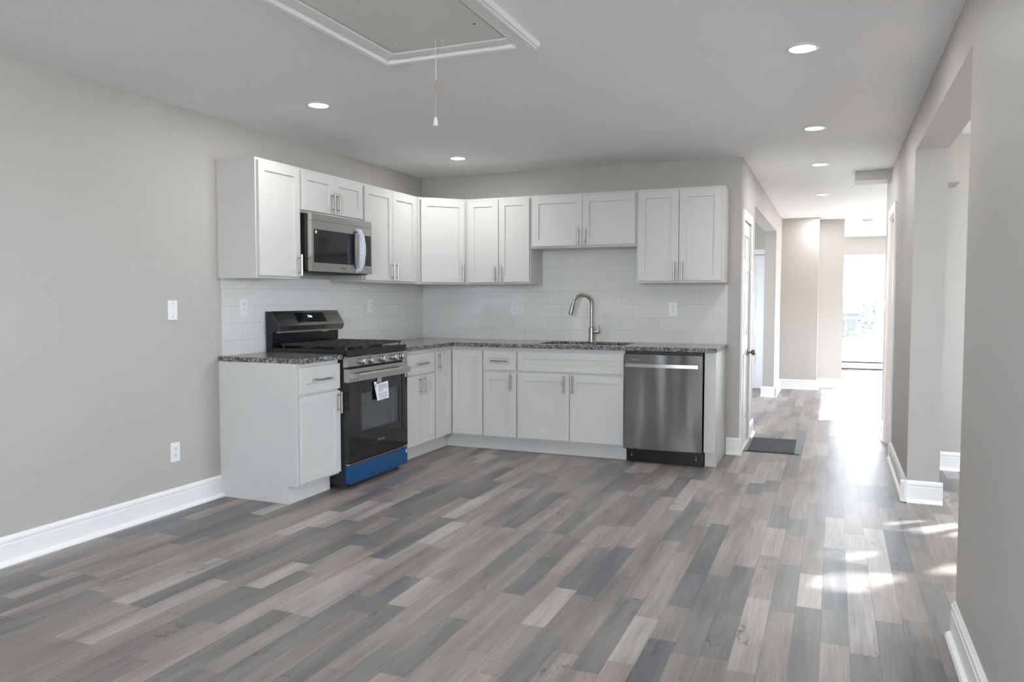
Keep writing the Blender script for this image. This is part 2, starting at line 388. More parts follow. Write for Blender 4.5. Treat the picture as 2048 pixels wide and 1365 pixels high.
baseboard('baseboard_hall_end', [((XH, 5.15), (3.42 + .034, 5.15), (0, -1)), ((3.42, 5.15), (3.42, 5.5), (1, 0)), ((3.42, 5.5), (3.745 + .034, 5.5), (0, -1)), ((3.745, 5.5), (3.745, 5.65), (1, 0))])
baseboard('baseboard_den', [((.3, 4.95), (1.85, 4.95), (0, -1))])
# door casings
def casing(name, axis, face, sgn, a0, a1, zt, w=.075, t=.018, sides=(1, 1)):
    b = MB()
    def bx(p, q, za, zb):
        b.box((face, p, za), (face + sgn * t, q, zb), .003) if axis == 'x' else b.box((p, face, za), (q, face + sgn * t, zb), .003)
    if sides[0]: bx(a0 - w, a0, 0, zt + w)
    if sides[1]: bx(a1, a1 + w, 0, zt + w)
    bx(a0 - .001, a1 + .001, zt, zt + w)
    return b, name
b, n = casing('trim_3', 'x', XH, 1, .10, .70, 1.93); struct(b.build(n, 'trim_paint'), 'white casing around the six-panel door in the hall')
b, n = casing('trim_4', 'x', XR, -1, .37, 1.03, 1.97, .07); struct(b.build(n, 'trim_paint'), 'white casing around the narrow doorway in the right wall')
b = MB(); b.box((XR - .002, 1.012, 0), (XR2, 1.03, 1.97)); b.box((XR - .002, .37, 0), (XR2, .388, 1.97)); b.box((XR - .002, .388, 1.952), (XR2, 1.012, 1.97)); struct(b.build('trim_5', 'bounce_peach_and_wood', smooth=False), 'jamb lining of the narrow doorway, warm bounce painted as pale peach')
b, n = casing('trim_6', 'y', 4.95, -1, 1.93, 2.735, 1.905, .07, sides=(1, 0)); struct(b.build(n, 'trim_paint'), 'white casing over the door beyond the left opening')

# ---------------------------------------------------------------- doors
def panel_door(name, w, h, t, loc, rz, knob_x, hinge_x, label, keys=False):
    """local: x across, front face towards -y, hung at z=.006"""
    root = MB(); st = .105 if w > .7 else .085; mid = .10 if w > .7 else .08
    zr = [.006, .22, .80, .96, h * .80 - .02, h * .80 + .07, h - .11, h]
    pw = (w - 2 * st - mid) / 2
    cols = [(st, st + pw), (st + pw + mid, w - st)]
    rows = [(zr[1], zr[2]), (zr[3], zr[4]), (zr[5], zr[6])]
    for (x0, x1) in ((0, st), (st + pw, st + pw + mid), (w - st, w)): root.box((x0, -t, .006), (x1, 0, h))
    for (c0, c1) in cols:
        for (z0, z1) in ((.006, zr[1]), (zr[2], zr[3]), (zr[4], zr[5]), (zr[6], h)): root.box((c0, -t, z0), (c1, 0, z1))
        for (z0, z1) in rows:
            root.box((c0, -t + .011, z0), (c1, -.011, z1))
            r = []
            for i, y in ((.008, -t + .011), (.034, -t + .003)):
                r.append([root.bm.verts.new(p) for p in ((c0 + i, y, z0 + i), (c1 - i, y, z0 + i), (c1 - i, y, z1 - i), (c0 + i, y, z1 - i))])
            root.bm.faces.new(r[1])
            for k in range(4): root.bm.faces.new((r[0][k], r[0][(k + 1) % 4], r[1][(k + 1) % 4], r[1][k]))
    o = root.build(name, 'trim_paint', smooth=False); o.location = loc; o.rotation_euler = (0, 0, rz)
    struct(o, label)
    if knob_x is not None:
        k = MB(); k.lathe([(.0, 0), (.030, 0), (.030, .004), (.024, .009), (.011, .012), (.010, .030), (.018, .036), (.026, .046), (.027, .056), (.020, .066), (.0, .068)], (knob_x, -t, .80), (0, -1, 0))
        k.build('door_knob', 'brass_antique', o)
    if hinge_x is not None:
        for z in (.18, .88, 1.72):
            k = MB(); k.cyl((hinge_x, -t - .004, z - .045), (hinge_x, -t - .004, z + .045), .006, 10); k.box((hinge_x, -t - .002, z - .044), (hinge_x + .03, -t + .001, z + .044))
            k.build('hinge', 'brass_antique', o)
    return o
# hall left wall faces +x: local -y -> +x, local x -> +y
panel_door('door_1', .596, 1.922, .036, (XH - .038, .102, 0), PI / 2, .545, -.001, 'white six-panel hall door with antique brass knob and hinges')
panel_door('door_2', .80, 1.895, .036, (1.9325, 5.0, 0), 0, None, None, 'white six-panel door seen through the left hall opening')
b = MB(); b.box((0, -.035, .006), (.618, 0, 1.948), .002); o = b.build('door_3', 'trim_paint'); o.location = (XR2 - .005, 1.01, 0); o.rotation_euler = (0, 0, -PI / 2); struct(o, 'white door slab set deep in the narrow doorway')
k = thing('key_ring', 'small bunch of keys hanging from the brass knob of the hall door', 'keys', (XH + .070, .64, .80))
b = MB(); ring = [(0.0, .012 * math.cos(a), -.012 + .012 * math.sin(a)) for a in [i * 2 * PI / 16 for i in range(17)]]; b.tube(ring, .0012, 6); b.build('ring', 'nickel', k)
for i, (dx, dz) in enumerate(((.004, -.024), (-.004, -.028))):
    b = MB(); b.box((dx - .0008, -.009, dz - .016), (dx + .0008, .009, dz + .004), .0005); b.box((dx - .0008, -.0035, dz - .052), (dx + .0008, .0035, dz - .016)); b.build('key', 'brass_antique', k)
# threshold strip in the doorway under the hall door
b = MB(); b.box((XH - .03, .10, 0), (XH + .022, .70, .007), .002); struct(b.build('trim_7', 'bounce_peach_and_wood'), 'pale wooden threshold strip under the hall door')

# ---------------------------------------------------------------- windows
def window(name, w, h, loc, rz, label, mull=0, sill=True, depth=.15):
    """local: x across, room side -y, opening 0..w x 0..h, wall from y=0 to y=depth"""
    f = MB(); fw = .05; y0, y1 = depth * .35, depth * .75
    f.box((0, y0, 0), (fw, y1, h)); f.box((w - fw, y0, 0), (w, y1, h)); f.box((fw, y0, 0), (w - fw, y1, fw)); f.box((fw, y0, h - fw), (w - fw, y1, h))
    for i in range(mull):
        x = w * (i + 1) / (mull + 1); f.box((x - .025, y0, fw), (x + .025, y1, h - fw))
    o = f.build(name, 'trim_paint', smooth=False); o.location = loc; o.rotation_euler = (0, 0, rz); struct(o, label)
    g = MB(); g.box((fw, depth * .55 - .002, fw), (w - fw, depth * .55 + .002, h - fw)); g.build('glass_pane', 'window_glass', o, False)
    c = MB(); cw = .07
    c.box((-cw, -.016, -.0), (0, 0, h + cw)); c.box((w, -.016, 0), (w + cw, 0, h + cw)); c.box((0, -.016, h), (w, 0, h + cw)); c.box((-cw, -.03, -.035), (w + cw, y0, 0))
    c.build('window_casing', 'trim_paint', o, False)
    return o
window('window_1', 3.9, 1.5, (1.3, 9.0, .52), 0, 'bright picture window at the far end of the front room')
window('added_window_2', 1.39, 1.32, (5.70, 0, .85), 0, 'unseen side room window added to let the sun in')  # out of view, added for the sun patches on the floor
window('added_window_3', 2.0, 1.5, (3.9, YE, .80), PI, 'unseen wide window added in the wall behind the camera', 1)  # unseen, added for daylight from the rear
window('added_window_6', 1.85, 1.35, (7.3, -.5, .8), -PI / 2, 'unseen wide window added in the right wall of the side room', 1)  # out of view, added to brighten the side room
window('added_window_4', 1.8, 1.4, (.3, 2.0, .6), PI / 2, 'unseen window added in the left room')  # unseen, added so daylight reaches the far door
window('added_window_5', 4.9, 1.0, (5.35, 8.8, .25), -PI / 2, 'unseen low side window added to the front room for sun', 1)  # unseen, added low and wide to throw sun on the hall floor

# ---------------------------------------------------------------- kitchen: cabinets (local x along the wall, front towards -y)
D = .305; DT = .0195; GAP = .002
UP0, UP1 = 1.4006, 2.149
def bar_handle(parent, x, z, yf, vertical=True, L=.142):
    b = MB(); o = .030; h = L / 2; p = .048
    if vertical:
        b.cyl((x, yf - o, z - h), (x, yf - o, z + h), .0072, 14)
        for s in (-p, p): b.cyl((x, yf - o, z + s), (x, yf + .001, z + s), .0042, 10)
    else:
        b.cyl((x - h, yf - o, z), (x + h, yf - o, z), .0072, 14)
        for s in (-p, p): b.cyl((x + s, yf - o, z), (x + s, yf + .001, z), .0042, 10)
    return b.build('handle', 'nickel', parent)
def front(parent, kind, x0, x1, z0, z1, depth, handle=None):
    b = MB(); b.shaker(x0, x1, z0, z1, -depth - GAP); d = b.build(kind, 'cabinet_paint', parent)
    yf = -depth - GAP - .019
    if handle == 'H': bar_handle(d, (x0 + x1) / 2, (z0 + z1) / 2, yf, False)
    elif handle: bar_handle(d, handle[0], handle[1], yf)
    return d
def place(wall_, a, z=0):
    """root location and rotation; back wall: a = x, left wall: a = y of the cabinet's near (left) end"""
    return ((a, -.001, z), 0) if wall_ == 'back' else ((.001, a, z), PI / 2)
def upper(label, wall_, a, w, z0, doors, hz=None):
    loc, rz = place(wall_, a, z0); t = thing('wall_cabinet', label, 'cabinet', loc, rz, 'white shaker wall cabinets')
    h = UP1 - z0
    b = MB(); b.box((0, -D, 0), (w, 0, h), .001); b.build('body', 'cabinet_paint', t)
    for (x0, x1, side) in doors:
        hx = x1 - .028 if side == 'R' else x0 + .028
        front(t, 'door', x0, x1, .0165, h - .018, D, (hx, .0165 + .078) if hz is None else (hx, hz))
    return t
upper('white one-door wall cabinet at the left end above the short countertop', 'left', -2.656, .4225, UP0, [(.012, .412, 'R')])
upper('short white two-door wall cabinet directly above the microwave', 'left', -2.233, .751, 1.852, [(.012, .3725, 'R'), (.3755, .739, 'L')], .100)
upper('tall white two-door wall cabinet right of the microwave', 'left', -1.481, .866, UP0, [(.012, .413, 'R'), (.416, .790, 'L')])
upper('white two-door wall cabinet on the back wall next to the corner cabinet', 'back', .614, .611, UP0, [(.026, .316, 'R'), (.321, .603, 'L')])
upper('short white two-door wall cabinet bridging the gap over the sink', 'back', 1.226, .918, 1.700, [(.020, .461, 'R'), (.464, .908, 'L')], .093)
upper('white two-door wall cabinet at the right end above the dishwasher', 'back', 2.145, .687, UP0, [(.015, .338, 'R'), (.343, .670, 'L')])
# diagonal corner wall cabinet
t = thing('wall_cabinet', 'white diagonal one-door wall cabinet filling the room corner', 'cabinet', (.001, -.001, UP0), 0, 'white shaker wall cabinets')
b = MB(); b.prism([(0, 0, 0), (0, -.612, 0), (D, -.612, 0), (.612, -D, 0), (.612, 0, 0)], (0, 0, UP1 - UP0)); b.build('body', 'cabinet_paint', t, False)
s2 = math.sqrt(.5); fl = math.dist((D, -.612), (.612, -D))
b = MB(); b.shaker(.018, fl - .018, .0165, UP1 - UP0 - .018, -GAP); d = b.build('door', 'cabinet_paint', t); d.location = (D, -.612, 0); d.rotation_euler = (0, 0, PI / 4)
bar_handle(d, fl - .046, .095, -GAP - .019)

BT = .873; BD = .608; TOE = .535; TZ = .112
def base(label, wall_, a, w, hollow=False, depth=BD):
    loc, rz = place(wall_, a); t = thing('base_cabinet', label, 'cabinet', loc, rz, 'white shaker base cabinets')
    pr = [(0, 0, 0), (0, -TOE, 0), (0, -TOE, TZ), (0, -depth, TZ), (0, -depth, BT), (0, 0, BT)]
    b = MB()
    if hollow:
        b.prism(pr, (.018, 0, 0)); b.prism([(p[0] + w - .018, p[1], p[2]) for p in pr], (.018, 0, 0))
        b.box((.018, -depth + .02, TZ), (w - .018, -.01, TZ + .018)); b.box((.018, -depth, TZ), (w - .018, -depth + .019, BT)); b.box((.018, -TOE, 0), (w - .018, -TOE + .015, TZ))
    else: b.prism(pr, (w, 0, 0))
    b.build('body', 'cabinet_paint', t, False)
    return t
def toe(t, x0, x1): b = MB(); b.box((x0, -TOE - .006, 0), (x1, -TOE, TZ - .004), .0008); b.build('toe_kick', 'cabinet_paint', t)
t = base('white base cabinet with drawer and door at the left end beside the gas range', 'left', -2.667, .428)
toe(t, 0, .39); front(t, 'drawer', .014, .424, .683, .848, BD, 'H'); front(t, 'door', .014, .424, .128, .668, BD, (.396, .592))
t = base('white base cabinet with one drawer and two doors right of the gas range', 'left', -1.452, .532)
toe(t, .0, .532); front(t, 'drawer', .075, .522, .683, .842, BD, 'H'); front(t, 'door', .075, .292, .128, .670, BD, (.266, .590)); front(t, 'door', .296, .522, .128, .670, BD, (.322, .590))
# corner base cabinet (L-shaped, folding doors)
t = thing('base_cabinet', 'white L-shaped corner base cabinet with folding doors meeting in the corner', 'cabinet', (.001, -.001, 0), 0, 'white shaker base cabinets')
b = MB(); Wc = .918
b.prism([(0, 0, TZ), (0, -Wc, TZ), (BD, -Wc, TZ), (BD, -BD, TZ), (Wc, -BD, TZ), (Wc, 0, TZ)], (0, 0, BT - TZ))
b.prism([(0, 0, 0), (0, -Wc, 0), (TOE, -Wc, 0), (TOE, -TOE, 0), (Wc, -TOE, 0), (Wc, 0, 0)], (0, 0, TZ)); b.build('body', 'cabinet_paint', t, False)
b = MB(); b.box((TOE, -TOE - .006, 0), (Wc, -TOE, TZ - .004)); b.build('toe_kick', 'cabinet_paint', t); b = MB(); b.box((TOE, -Wc, 0), (TOE + .006, -TOE - .006, TZ - .004)); b.build('toe_kick', 'cabinet_paint', t)
b = MB(); b.shaker(BD + .026, .912, .127, .842, -BD - GAP); b.build('door', 'cabinet_paint', t)
b = MB(); b.shaker(0, .912 - BD - .026, .127, .842, 0); d = b.build('door', 'cabinet_paint', t); d.location = (BD + GAP, -.912, 0); d.rotation_euler = (0, 0, PI / 2)
bar_handle(d, .048, .762, -.019)
t = base('narrow white base cabinet with drawer and door left of the sink cabinet', 'back', .919, .307)
toe(t, 0, .307); front(t, 'drawer', .012, .302, .682, .840, BD, 'H'); front(t, 'door', .012, .302, .125, .662, BD, (.258, .588))
t = base('wide white sink base cabinet with false drawer front and two doors', 'back', 1.2265, .9055, True)
toe(t, 0, .9055); front(t, 'drawer_front', .012, .900, .684, .842, BD); front(t, 'door', .012, .456, .127, .664, BD, (.414, .588)); front(t, 'door', .461, .900, .127, .664, BD, (.488, .588))
# end panel right of the dishwasher
t = thing('end_panel', 'white cabinet end panel with front stile right of the dishwasher', 'panel', (2.741, -.001, 0))
b = MB(); b.prism([(0.066, 0, 0), (.066, -.555, 0), (.066, -.555, .115), (.066, -.606, .115), (.066, -.606, BT), (.066, 0, BT)], (.018, 0, 0)); b.build('side_panel', 'cabinet_paint', t, False)
b = MB(); b.box((0, -.606, .115), (.066, -.587, BT)); b.build('stile', 'cabinet_paint', t, False)
b = MB(); b.box((.002, -.555, 0), (.066, -.54, .113)); b.build('toe_kick', 'cabinet_paint', t, False)

# ---------------------------------------------------------------- worktops, sink, splashback
CT = .905; CB = .8735; CD = .648
b = MB(); b.box((.001, -2.670, CB), (CD, -2.239, CT), .003)
tag(b.build('countertop', 'granite'), 'short speckled dark granite countertop left of the gas range', 'countertop')
SX0, SX1, SY0, SY1 = 1.375, 2.105, -.555, -.135
b = MB()
xs = sorted([.001, CD, SX0, SX1, 2.834]); ys = sorted([-1.455, -CD, SY0, SY1, -.001])
def inside(x, y):
    if SX0 < x < SX1 and SY0 < y < SY1: return False
    return y > -CD or x < CD
vg = {}
def vv(x, y, z):
    k = (round(x, 5), round(y, 5), z)
    if k not in vg: vg[k] = b.bm.verts.new((x, y, z))
    return vg[k]
cell = {(i, j): inside((xs[i] + xs[i + 1]) / 2, (ys[j] + ys[j + 1]) / 2) for i in range(4) for j in range(4)}
for (i, j), ok in cell.items():
    if not ok: continue
    p = [(xs[i], ys[j]), (xs[i + 1], ys[j]), (xs[i + 1], ys[j + 1]), (xs[i], ys[j + 1])]
    b.bm.faces.new([vv(*q, CT) for q in p]); b.bm.faces.new([vv(*q, CB) for q in reversed(p)])
    for (di, dj), (q0, q1) in (((0, -1), (p[0], p[1])), ((1, 0), (p[1], p[2])), ((0, 1), (p[2], p[3])), ((-1, 0), (p[3], p[0]))):
        if not cell.get((i + di, j + dj), False): b.bm.faces.new([vv(*q0, CB), vv(*q1, CB), vv(*q1, CT), vv(*q0, CT)])
tag(b.build('countertop', 'granite', smooth=False), 'long L-shaped speckled dark granite countertop with undermount sink cutout', 'countertop')
t = thing('kitchen_sink', 'undermount stainless sink set under the granite cutout below the faucet', 'sink', ((SX0 + SX1) / 2, (SY0 + SY1) / 2, CB - .2))
w2, d2 = (SX1 - SX0) / 2 + .008, (SY1 - SY0) / 2 + .008
b = MB()
r = [[(-w2, -d2), (w2, -d2), (w2, d2), (-w2, d2)], [(-w2 + .03, -d2 + .03), (w2 - .03, -d2 + .03), (w2 - .03, d2 - .03), (-w2 + .03, d2 - .03)]]
lv = [(0, .1995), (0, .03), (1, 0)]
rg = [[b.bm.verts.new((*p, z)) for p in r[k]] for k, z in lv]
for q0, q1 in zip(rg, rg[1:]):
    for k in range(4): b.bm.faces.new((q0[k], q0[(k + 1) % 4], q1[(k + 1) % 4], q1[k]))
b.bm.faces.new(rg[-1]); b.build('bowl', 'stainless', t, False)
b = MB(); b.lathe([(0, 0.001), (.045, .001), (.045, .004), (.03, .003), (0, .002)], (0, .05, 0)); b.build('drain', 'nickel', t)
b = MB(); b.box((.0105, -.010, CT), (2.826, -.0002, 1.705)); tag(b.build('backsplash', 'tile_back', smooth=False), 'white glossy subway tile backsplash on the back wall behind the sink', 'backsplash')
b = MB(); b.box((.0002, -2.635, CT), (.010, -.0105, 1.42)); tag(b.build('backsplash', 'tile_left', smooth=False), 'white glossy subway tile backsplash on the left wall behind the range', 'backsplash')
# faucet
t = thing('faucet', 'brushed nickel gooseneck pull-down faucet behind the sink', 'faucet', (1.706, -.098, CT + .0005))
b = MB(); b.lathe([(0, 0), (.028, 0), (.028, .005), (.0245, .010), (.0235, .014), (.0235, .122), (.0195, .126), (0, .126)], (0, 0, 0)); b.build('body', 'nickel', t)
dx, dy = -.80, -.60; Rr = .0835
pts = [(0, 0, .120), (0, 0, .20), (0, 0, .27), (0, 0, .318)]
for i in range(1, 15):
    a = PI * i / 14 * .95; s_ = Rr - Rr * math.cos(a); pts.append((dx * s_, dy * s_, .318 + Rr * math.sin(a)))
b = MB(); b.tube(pts, .0135, 16); b.build('gooseneck', 'nickel', t)
e0 = Vector(pts[-1]); ed = (Vector(pts[-1]) - Vector(pts[-2])).normalized()
b = MB(); b.tube([e0 - ed * .004, e0 + ed * .004, e0 + ed * .01, e0 + ed * .095, e0 + ed * .102], [.0145, .0165, .0175, .0185, .0165], 16); b.build('spray_head', 'nickel', t)
b = MB(); b.cyl((.018, 0, .083), (.068, -.006, .083), .0145, 16); b.build('valve_arm', 'nickel', t)
b = MB(); b.tube([(.060, -.006, .086), (.058, -.005, .115), (.050, -.004, .148)], [.0085, .0075, .0085], 12); b.build('lever', 'nickel', t)

# ---------------------------------------------------------------- gas range (local x: along the wall, front towards -y)
RW = .763; FX = .672
t = thing('gas_range', 'stainless and black gas range with blue film on its drawer', 'range', (.012, -2.2325, 0), PI / 2)
b = MB(); b.box((.004, -.635, .03), (RW - .004, -.01, .900)); b.build('body', 'black_matte', t, False)
b = MB(); b.box((0, -FX + .004, .888), (RW, -.055, .934), .008); b.build('cooktop', 'black_enamel', t)
b = MB(); b.prism([(.0, -.055, .90), (.0, -.005, .90), (.0, -.005, 1.184), (.0, -.050, 1.184), (0, -.115, 1.082), (0, -.100, 1.045), (0, -.060, 1.04)], (RW, 0, 0)); g = b.build('backguard', 'black_enamel', t, False)
b = MB()
def onface(y0, z0, y1, z1, x0, x1, off):
    d = Vector((0, y1 - y0, z1 - z0)).normalized(); n = Vector((0, -d.z, d.y)); 
    if n.y > 0: n = -n
    return [Vector((x0, y0, z0)) + n * off, Vector((x1, y0, z0)) + n * off, Vector((x1, y1, z1)) + n * off, Vector((x0, y1, z1)) + n * off], n
p, n = onface(-.050, 1.184, -.115, 1.082, .002, RW - .002, .0); b.prism(p, n * .003); p, n = onface(-.115, 1.082, -.100, 1.045, .002, RW - .002, 0); b.prism(p, n * .003); b.build('trim_panel', 'stainless', g, False)
fx = lambda f: (-.050 - .065 * f, 1.184 - .102 * f)
b = MB(); p, n = onface(*fx(.14), *fx(.80), .225, .560, .003); b.prism(p, n * .0015); disp = b.build('control_display', 'black_glass', g, False)
ym, zm = fx(.42); slope = math.atan2(.065, .102)
nn = Vector((0, -.102, .065)).normalized() * .0050
text('clock_digits', '7:14', .026, 'clock_blue', disp, Matrix.Translation((.385, ym + nn.y, zm + nn.z)) @ Matrix.Rotation(PI / 2 - slope, 4, 'X'), .0003)
b = MB(); b.box((.02, -.110, 1.037), (RW - .02, -.075, 1.043)); b.box((.50, -.100, 1.030), (.58, -.080, 1.0365)); b.use('stainless'); b.build('vent_lip', 'stainless', g, False)
b = MB(); b.prism([(0, -.635, .815), (0, -FX, .822), (0, -FX, .884), (0, -FX + .012, .890), (0, -.635, .890)], (RW, 0, 0)); pnl = b.build('control_panel', 'stainless', t, False)
for x in (.170, .262, .422, .578, .680):
    b = MB(); b.lathe([(0, 0), (.0265, 0), (.0265, .006), (.0225, .009), (.0215, .028), (.019, .032), (0, .032)], (x, -FX + .001, .849), (0, -1, 0), 28); kb = b.build('knob', 'knob_steel', t)
    b = MB(); b.box((x - .006, -FX - .040, .829), (x + .006, -FX - .028, .869), .003); b.build('grip', 'knob_steel', kb)
# grates: three cast-iron frames of bars
gz = .9365
for gi, (gx0, gx1) in enumerate(((.03, .262), (.267, .496), (.501, .733))):
    b = MB(); y0, y1 = -.635, -.115; zt = gz + .028
    for y in (y0, y1): b.box((gx0, y - .007, zt - .016), (gx1, y + .007, zt), .003)
    for x in (gx0, gx1): b.box((x - .006 if x > gx0 else x, y0, zt - .016), (x if x > gx0 else x + .012 - .006, y1, zt), .003)
    for k in range(1, 7):
        y = y0 + (y1 - y0) * k / 7; b.box((gx0, y - .005, zt - .013), (gx1, y + .005, zt + .001), .002)
    xm = (gx0 + gx1) / 2; b.box((xm - .005, y0, zt - .013), (xm + .005, y1, zt), .002)
    for x in (gx0 + .01, gx1 - .01):
        for y in (y0 + .005, y1 - .005): b.cyl((x, y, .9335), (x, y, zt - .01), .006, 8)
    b.build('grate', 'cast_iron', t)
for x, y in ((.146, -.50), (.146, -.25), (.381, -.375), (.617, -.50), (.617, -.25)):
    b = MB(); b.lathe([(0, 0), (.045, 0), (.042, .008), (.032, .010), (.032, .016), (0, .017)], (x, y, .9335)); b.build('burner', 'cast_iron', t)
# oven door: frame with a real window, cavity behind it
dz0, dz1 = .180, .806; wy0, wy1, wx0, wx1 = .372, .632, .150, .640
b = MB(); yd0, yd1 = -.637, -FX - .002
for bx in (((.003, dz0), (wx0, dz1 - .09)), ((wx1, dz0), (RW - .003, dz1 - .09)), ((wx0, dz0), (wx1, wy0)), ((wx0, wy1), (wx1, dz1 - .09))):
    b.box((bx[0][0], yd0, bx[0][1]), (bx[1][0], yd1, bx[1][1]))
door = b.build('oven_door', 'black_glass', t, False)
b = MB(); b.box((.002, yd0, dz1 - .089), (RW - .002, yd1 - .003, dz1), .003); b.use('slot_dark')
for x in (.014, .030): b.box((x, yd1 - .0036, dz1 - .078), (x + .006, yd1 - .002, dz1 - .012))
b.mats = ['stainless', 'slot_dark']
for f in b.bm.faces: f.material_index = 1 if f.material_index == 0 and False else f.material_index
b.build('door_band', None, door, False)
b = MB(); b.box((wx0, yd1 + .002, wy0), (wx1, yd1 + .006, wy1)); b.build('oven_window', 'oven_glass', door, False)
b = MB(); b.box((wx0, yd0 + .001, wy0), (wx1, yd0 + .003, wy1)); bk_ = b.build('oven_back', 'oven_cavity', door, False)
b = MB()
for z in (.455, .545): b.cyl((wx0, yd0 - .010, z), (wx1, yd0 - .010, z), .0022, 8)
b.cyl((wx1 - .07, yd0 - .008, wy0), (wx1 - .07, yd0 - .008, wy1), .006, 8); b.build('oven_rack', 'nickel', door)
b = MB(); hy = yd1 - .047
b.prism([(.055, hy - .010, .734), (.055, hy + .006, .734), (.055, hy + .008, .772), (.055, hy - .002, .778), (.055, hy - .012, .768)], (RW - .11, 0, 0))
for x in (.055, RW - .085): b.box((x, hy, .738), (x + .03, yd1 - .002, .772), .003)
b.build('door_handle', 'stainless', door, False)
text('door_logo', 'SAMSUNG', .021, 'logo_grey', door, Matrix.Translation((.395, yd1 - .0003, .283)) @ RX90, .0003)
b = MB(); b.box((RW - .034, yd1 - .0012, .692), (RW - .020, yd1 - .0002, .716)); b.build('sticker', 'paper', door, False)
b = MB(); b.box((.003, -.637, .036), (RW - .003, -FX - .002, .160), .006); dr = b.build('drawer', 'blue_film', t)
dr['label'] = 'storage drawer covered in blue protective film'
b = MB(); b.box((.006, -.640, .163), (RW - .006, -FX + .004, .172)); b.build('drawer_lip', 'stainless', t, False)
b = MB(); b.box((RW - .030, -FX - .0034, .120), (RW - .014, -FX - .0022, .146)); b.build('sticker', 'paper', dr, False)
for x in (.05, RW - .05):
    for y in (-.60, -.06): b = MB(); b.cyl((x, y, 0), (x, y, .035), .020, 14, .014); b.build('foot', 'dark_rubber', t)
# paper tag hanging from the oven handle
t2 = thing('hang_tag', 'white printed paper tag taped below the oven door handle', 'tag', (.012 + FX + .008, -2.2325 + .375, .69), PI / 2)
b = MB(); b.box((-.036, -.0006, -.005), (.020, .0008, .045)); b.build('tape', 'tape_grey', t2, False)
b = MB(); pp = [(-.085, -.004, .004), (-.050, -.003, .006), (-.048, -.003, -.012), (.095, -.006, -.002), (.097, -.012, -.122), (-.052, -.012, -.128)]
b.prism(pp, (0, .0008, 0)); pg = b.build('paper', 'paper', t2, False)
b = MB()
for k in range(6):
    z = -.022 - k * .0085
    for (x0, x1) in ((-.035, -.010), (-.005, .022), (.027, .052), (.058, .083)):
        if k > 3 and x0 > .02: continue
        b.box((x0, -.0076 - k * .0007, z), (x1, -.0068 - k * .0007, z + .003))
for k in range(6):
    z = -.080 - k * .0080; b.box((-.045 + .003 * k, -.0118, z), (.085 - .01 * (k % 3), -.0110, z + .0022))
b.poly([(-.066, -.0056, -.006), (-.059, -.0062, -.020), (-.066, -.0066, -.036), (-.073, -.0062, -.020)])
b.build('printing', 'ink', pg, False)

# ---------------------------------------------------------------- microwave
MW = .728; MZ0, MZ1 = 1.452, 1.848; MH = MZ1 - MZ0; MF = -.398
t = thing('microwave', 'stainless over-the-range microwave hung under the short cabinet', 'microwave', (.003, -2.2265 + .004, MZ0), PI / 2)
b = MB(); b.box((0, -.335, .006), (MW, -.008, MH - .001)); b.box((0, -.366, .012), (MW, -.335, MH - .004)); b.build('case', 'black_enamel', t, False)
b = MB(); b.box((.0, MF, MH - .049), (MW, -.367, MH), .002); b.build('vent_strip', 'stainless', t)
# door with window opening
dw = .572; wz0, wz1, wx0, wx1 = .064, .288, .022, .502
b = MB()
for (x0, z0, x1, z1) in ((0, .006, wx0, MH - .0505), (wx1, .006, dw, MH - .0505), (wx0, .006, wx1, wz0), (wx0, wz1, wx1, MH - .0505)): b.box((x0, MF, z0), (x1, -.367, z1))
door = b.build('door', 'stainless', t, False)
b = MB(); b.box((wx0, MF + .001, wz0), (wx1, MF + .006, wz1)); b.build('door_glass', 'black_glass', door, False)
b = MB(); b.box((wx0 + .020, MF + .0002, wz1 - .028), (wx0 + .034, MF + .0010, wz1 - .008)); b.build('sticker', 'paper', door, False)
text('door_logo', 'SAMSUNG', .016, 'logo_dark', door, Matrix.Translation((.358, MF - .0002, .034)) @ RX90, .0003)
b = MB(); pts = [(.528, MF + .004, .020), (.528, MF - .026, .034), (.528, MF - .040, .075), (.528, MF - .046, .150), (.528, MF - .046, .200), (.528, MF - .040, .270), (.528, MF - .026, .312), (.528, MF + .004, .322)]
b.tube(pts, [.016, .021, .025, .028, .028, .024, .018, .013], 12); hd = b.build('door_handle', 'foam_wrap', door); hd['label'] = 'bowed handle wrapped in white foam'
b = MB(); b.box((dw + .001, MF, .006), (MW, -.367, MH - .0505)); cp = b.build('control_panel', 'stainless', t, False)
b = MB(); b.box((dw + .018, MF - .001, .064), (MW - .014, MF + .002, .288)); b.build('keypad', 'black_glass', cp, False)
b = MB(); b.box((.10, -.33, -.004), (.36, -.06, .005)); b.box((.42, -.33, -.004), (.66, -.06, .005)); b.box((.0, -.36, .000), (MW, -.02, .0058)); b.build('underside_vent', 'black_matte', t, False)

# ---------------------------------------------------------------- dishwasher
DX0 = 2.1365; DWW = .597
t = thing('dishwasher', 'stainless dishwasher between the sink cabinet and the end panel', 'dishwasher', (DX0, 0, 0))
b = MB(); b.box((.004, -.606, .10), (DWW - .004, -.03, .868)); b.build('tub', 'black_matte', t, False)
b = MB(); b.box((0, -.660, .116), (DWW, -.608, .848), .004); dd = b.build('door', 'stainless_door', t)
b = MB(); ptsb = []
n_ = 14
for i in range(n_ + 1):
    x = .016 + (DWW - .045) * i / n_; ptsb.append((x, -.660 - .030 - .012 * math.sin(PI * i / n_)))
lo_ = [b.bm.verts.new((x, y, .752)) for x, y in ptsb]; hi_ = [b.bm.verts.new((x, y, .778)) for x, y in ptsb]
lb = [b.bm.verts.new((x, y + .012, .752)) for x, y in ptsb]; hb = [b.bm.verts.new((x, y + .012, .778)) for x, y in ptsb]
for i in range(n_):
    for q in ((lo_, hi_), (hi_, hb), (hb, lb), (lb, lo_)): b.bm.faces.new((q[0][i], q[0][i + 1], q[1][i + 1], q[1][i]))
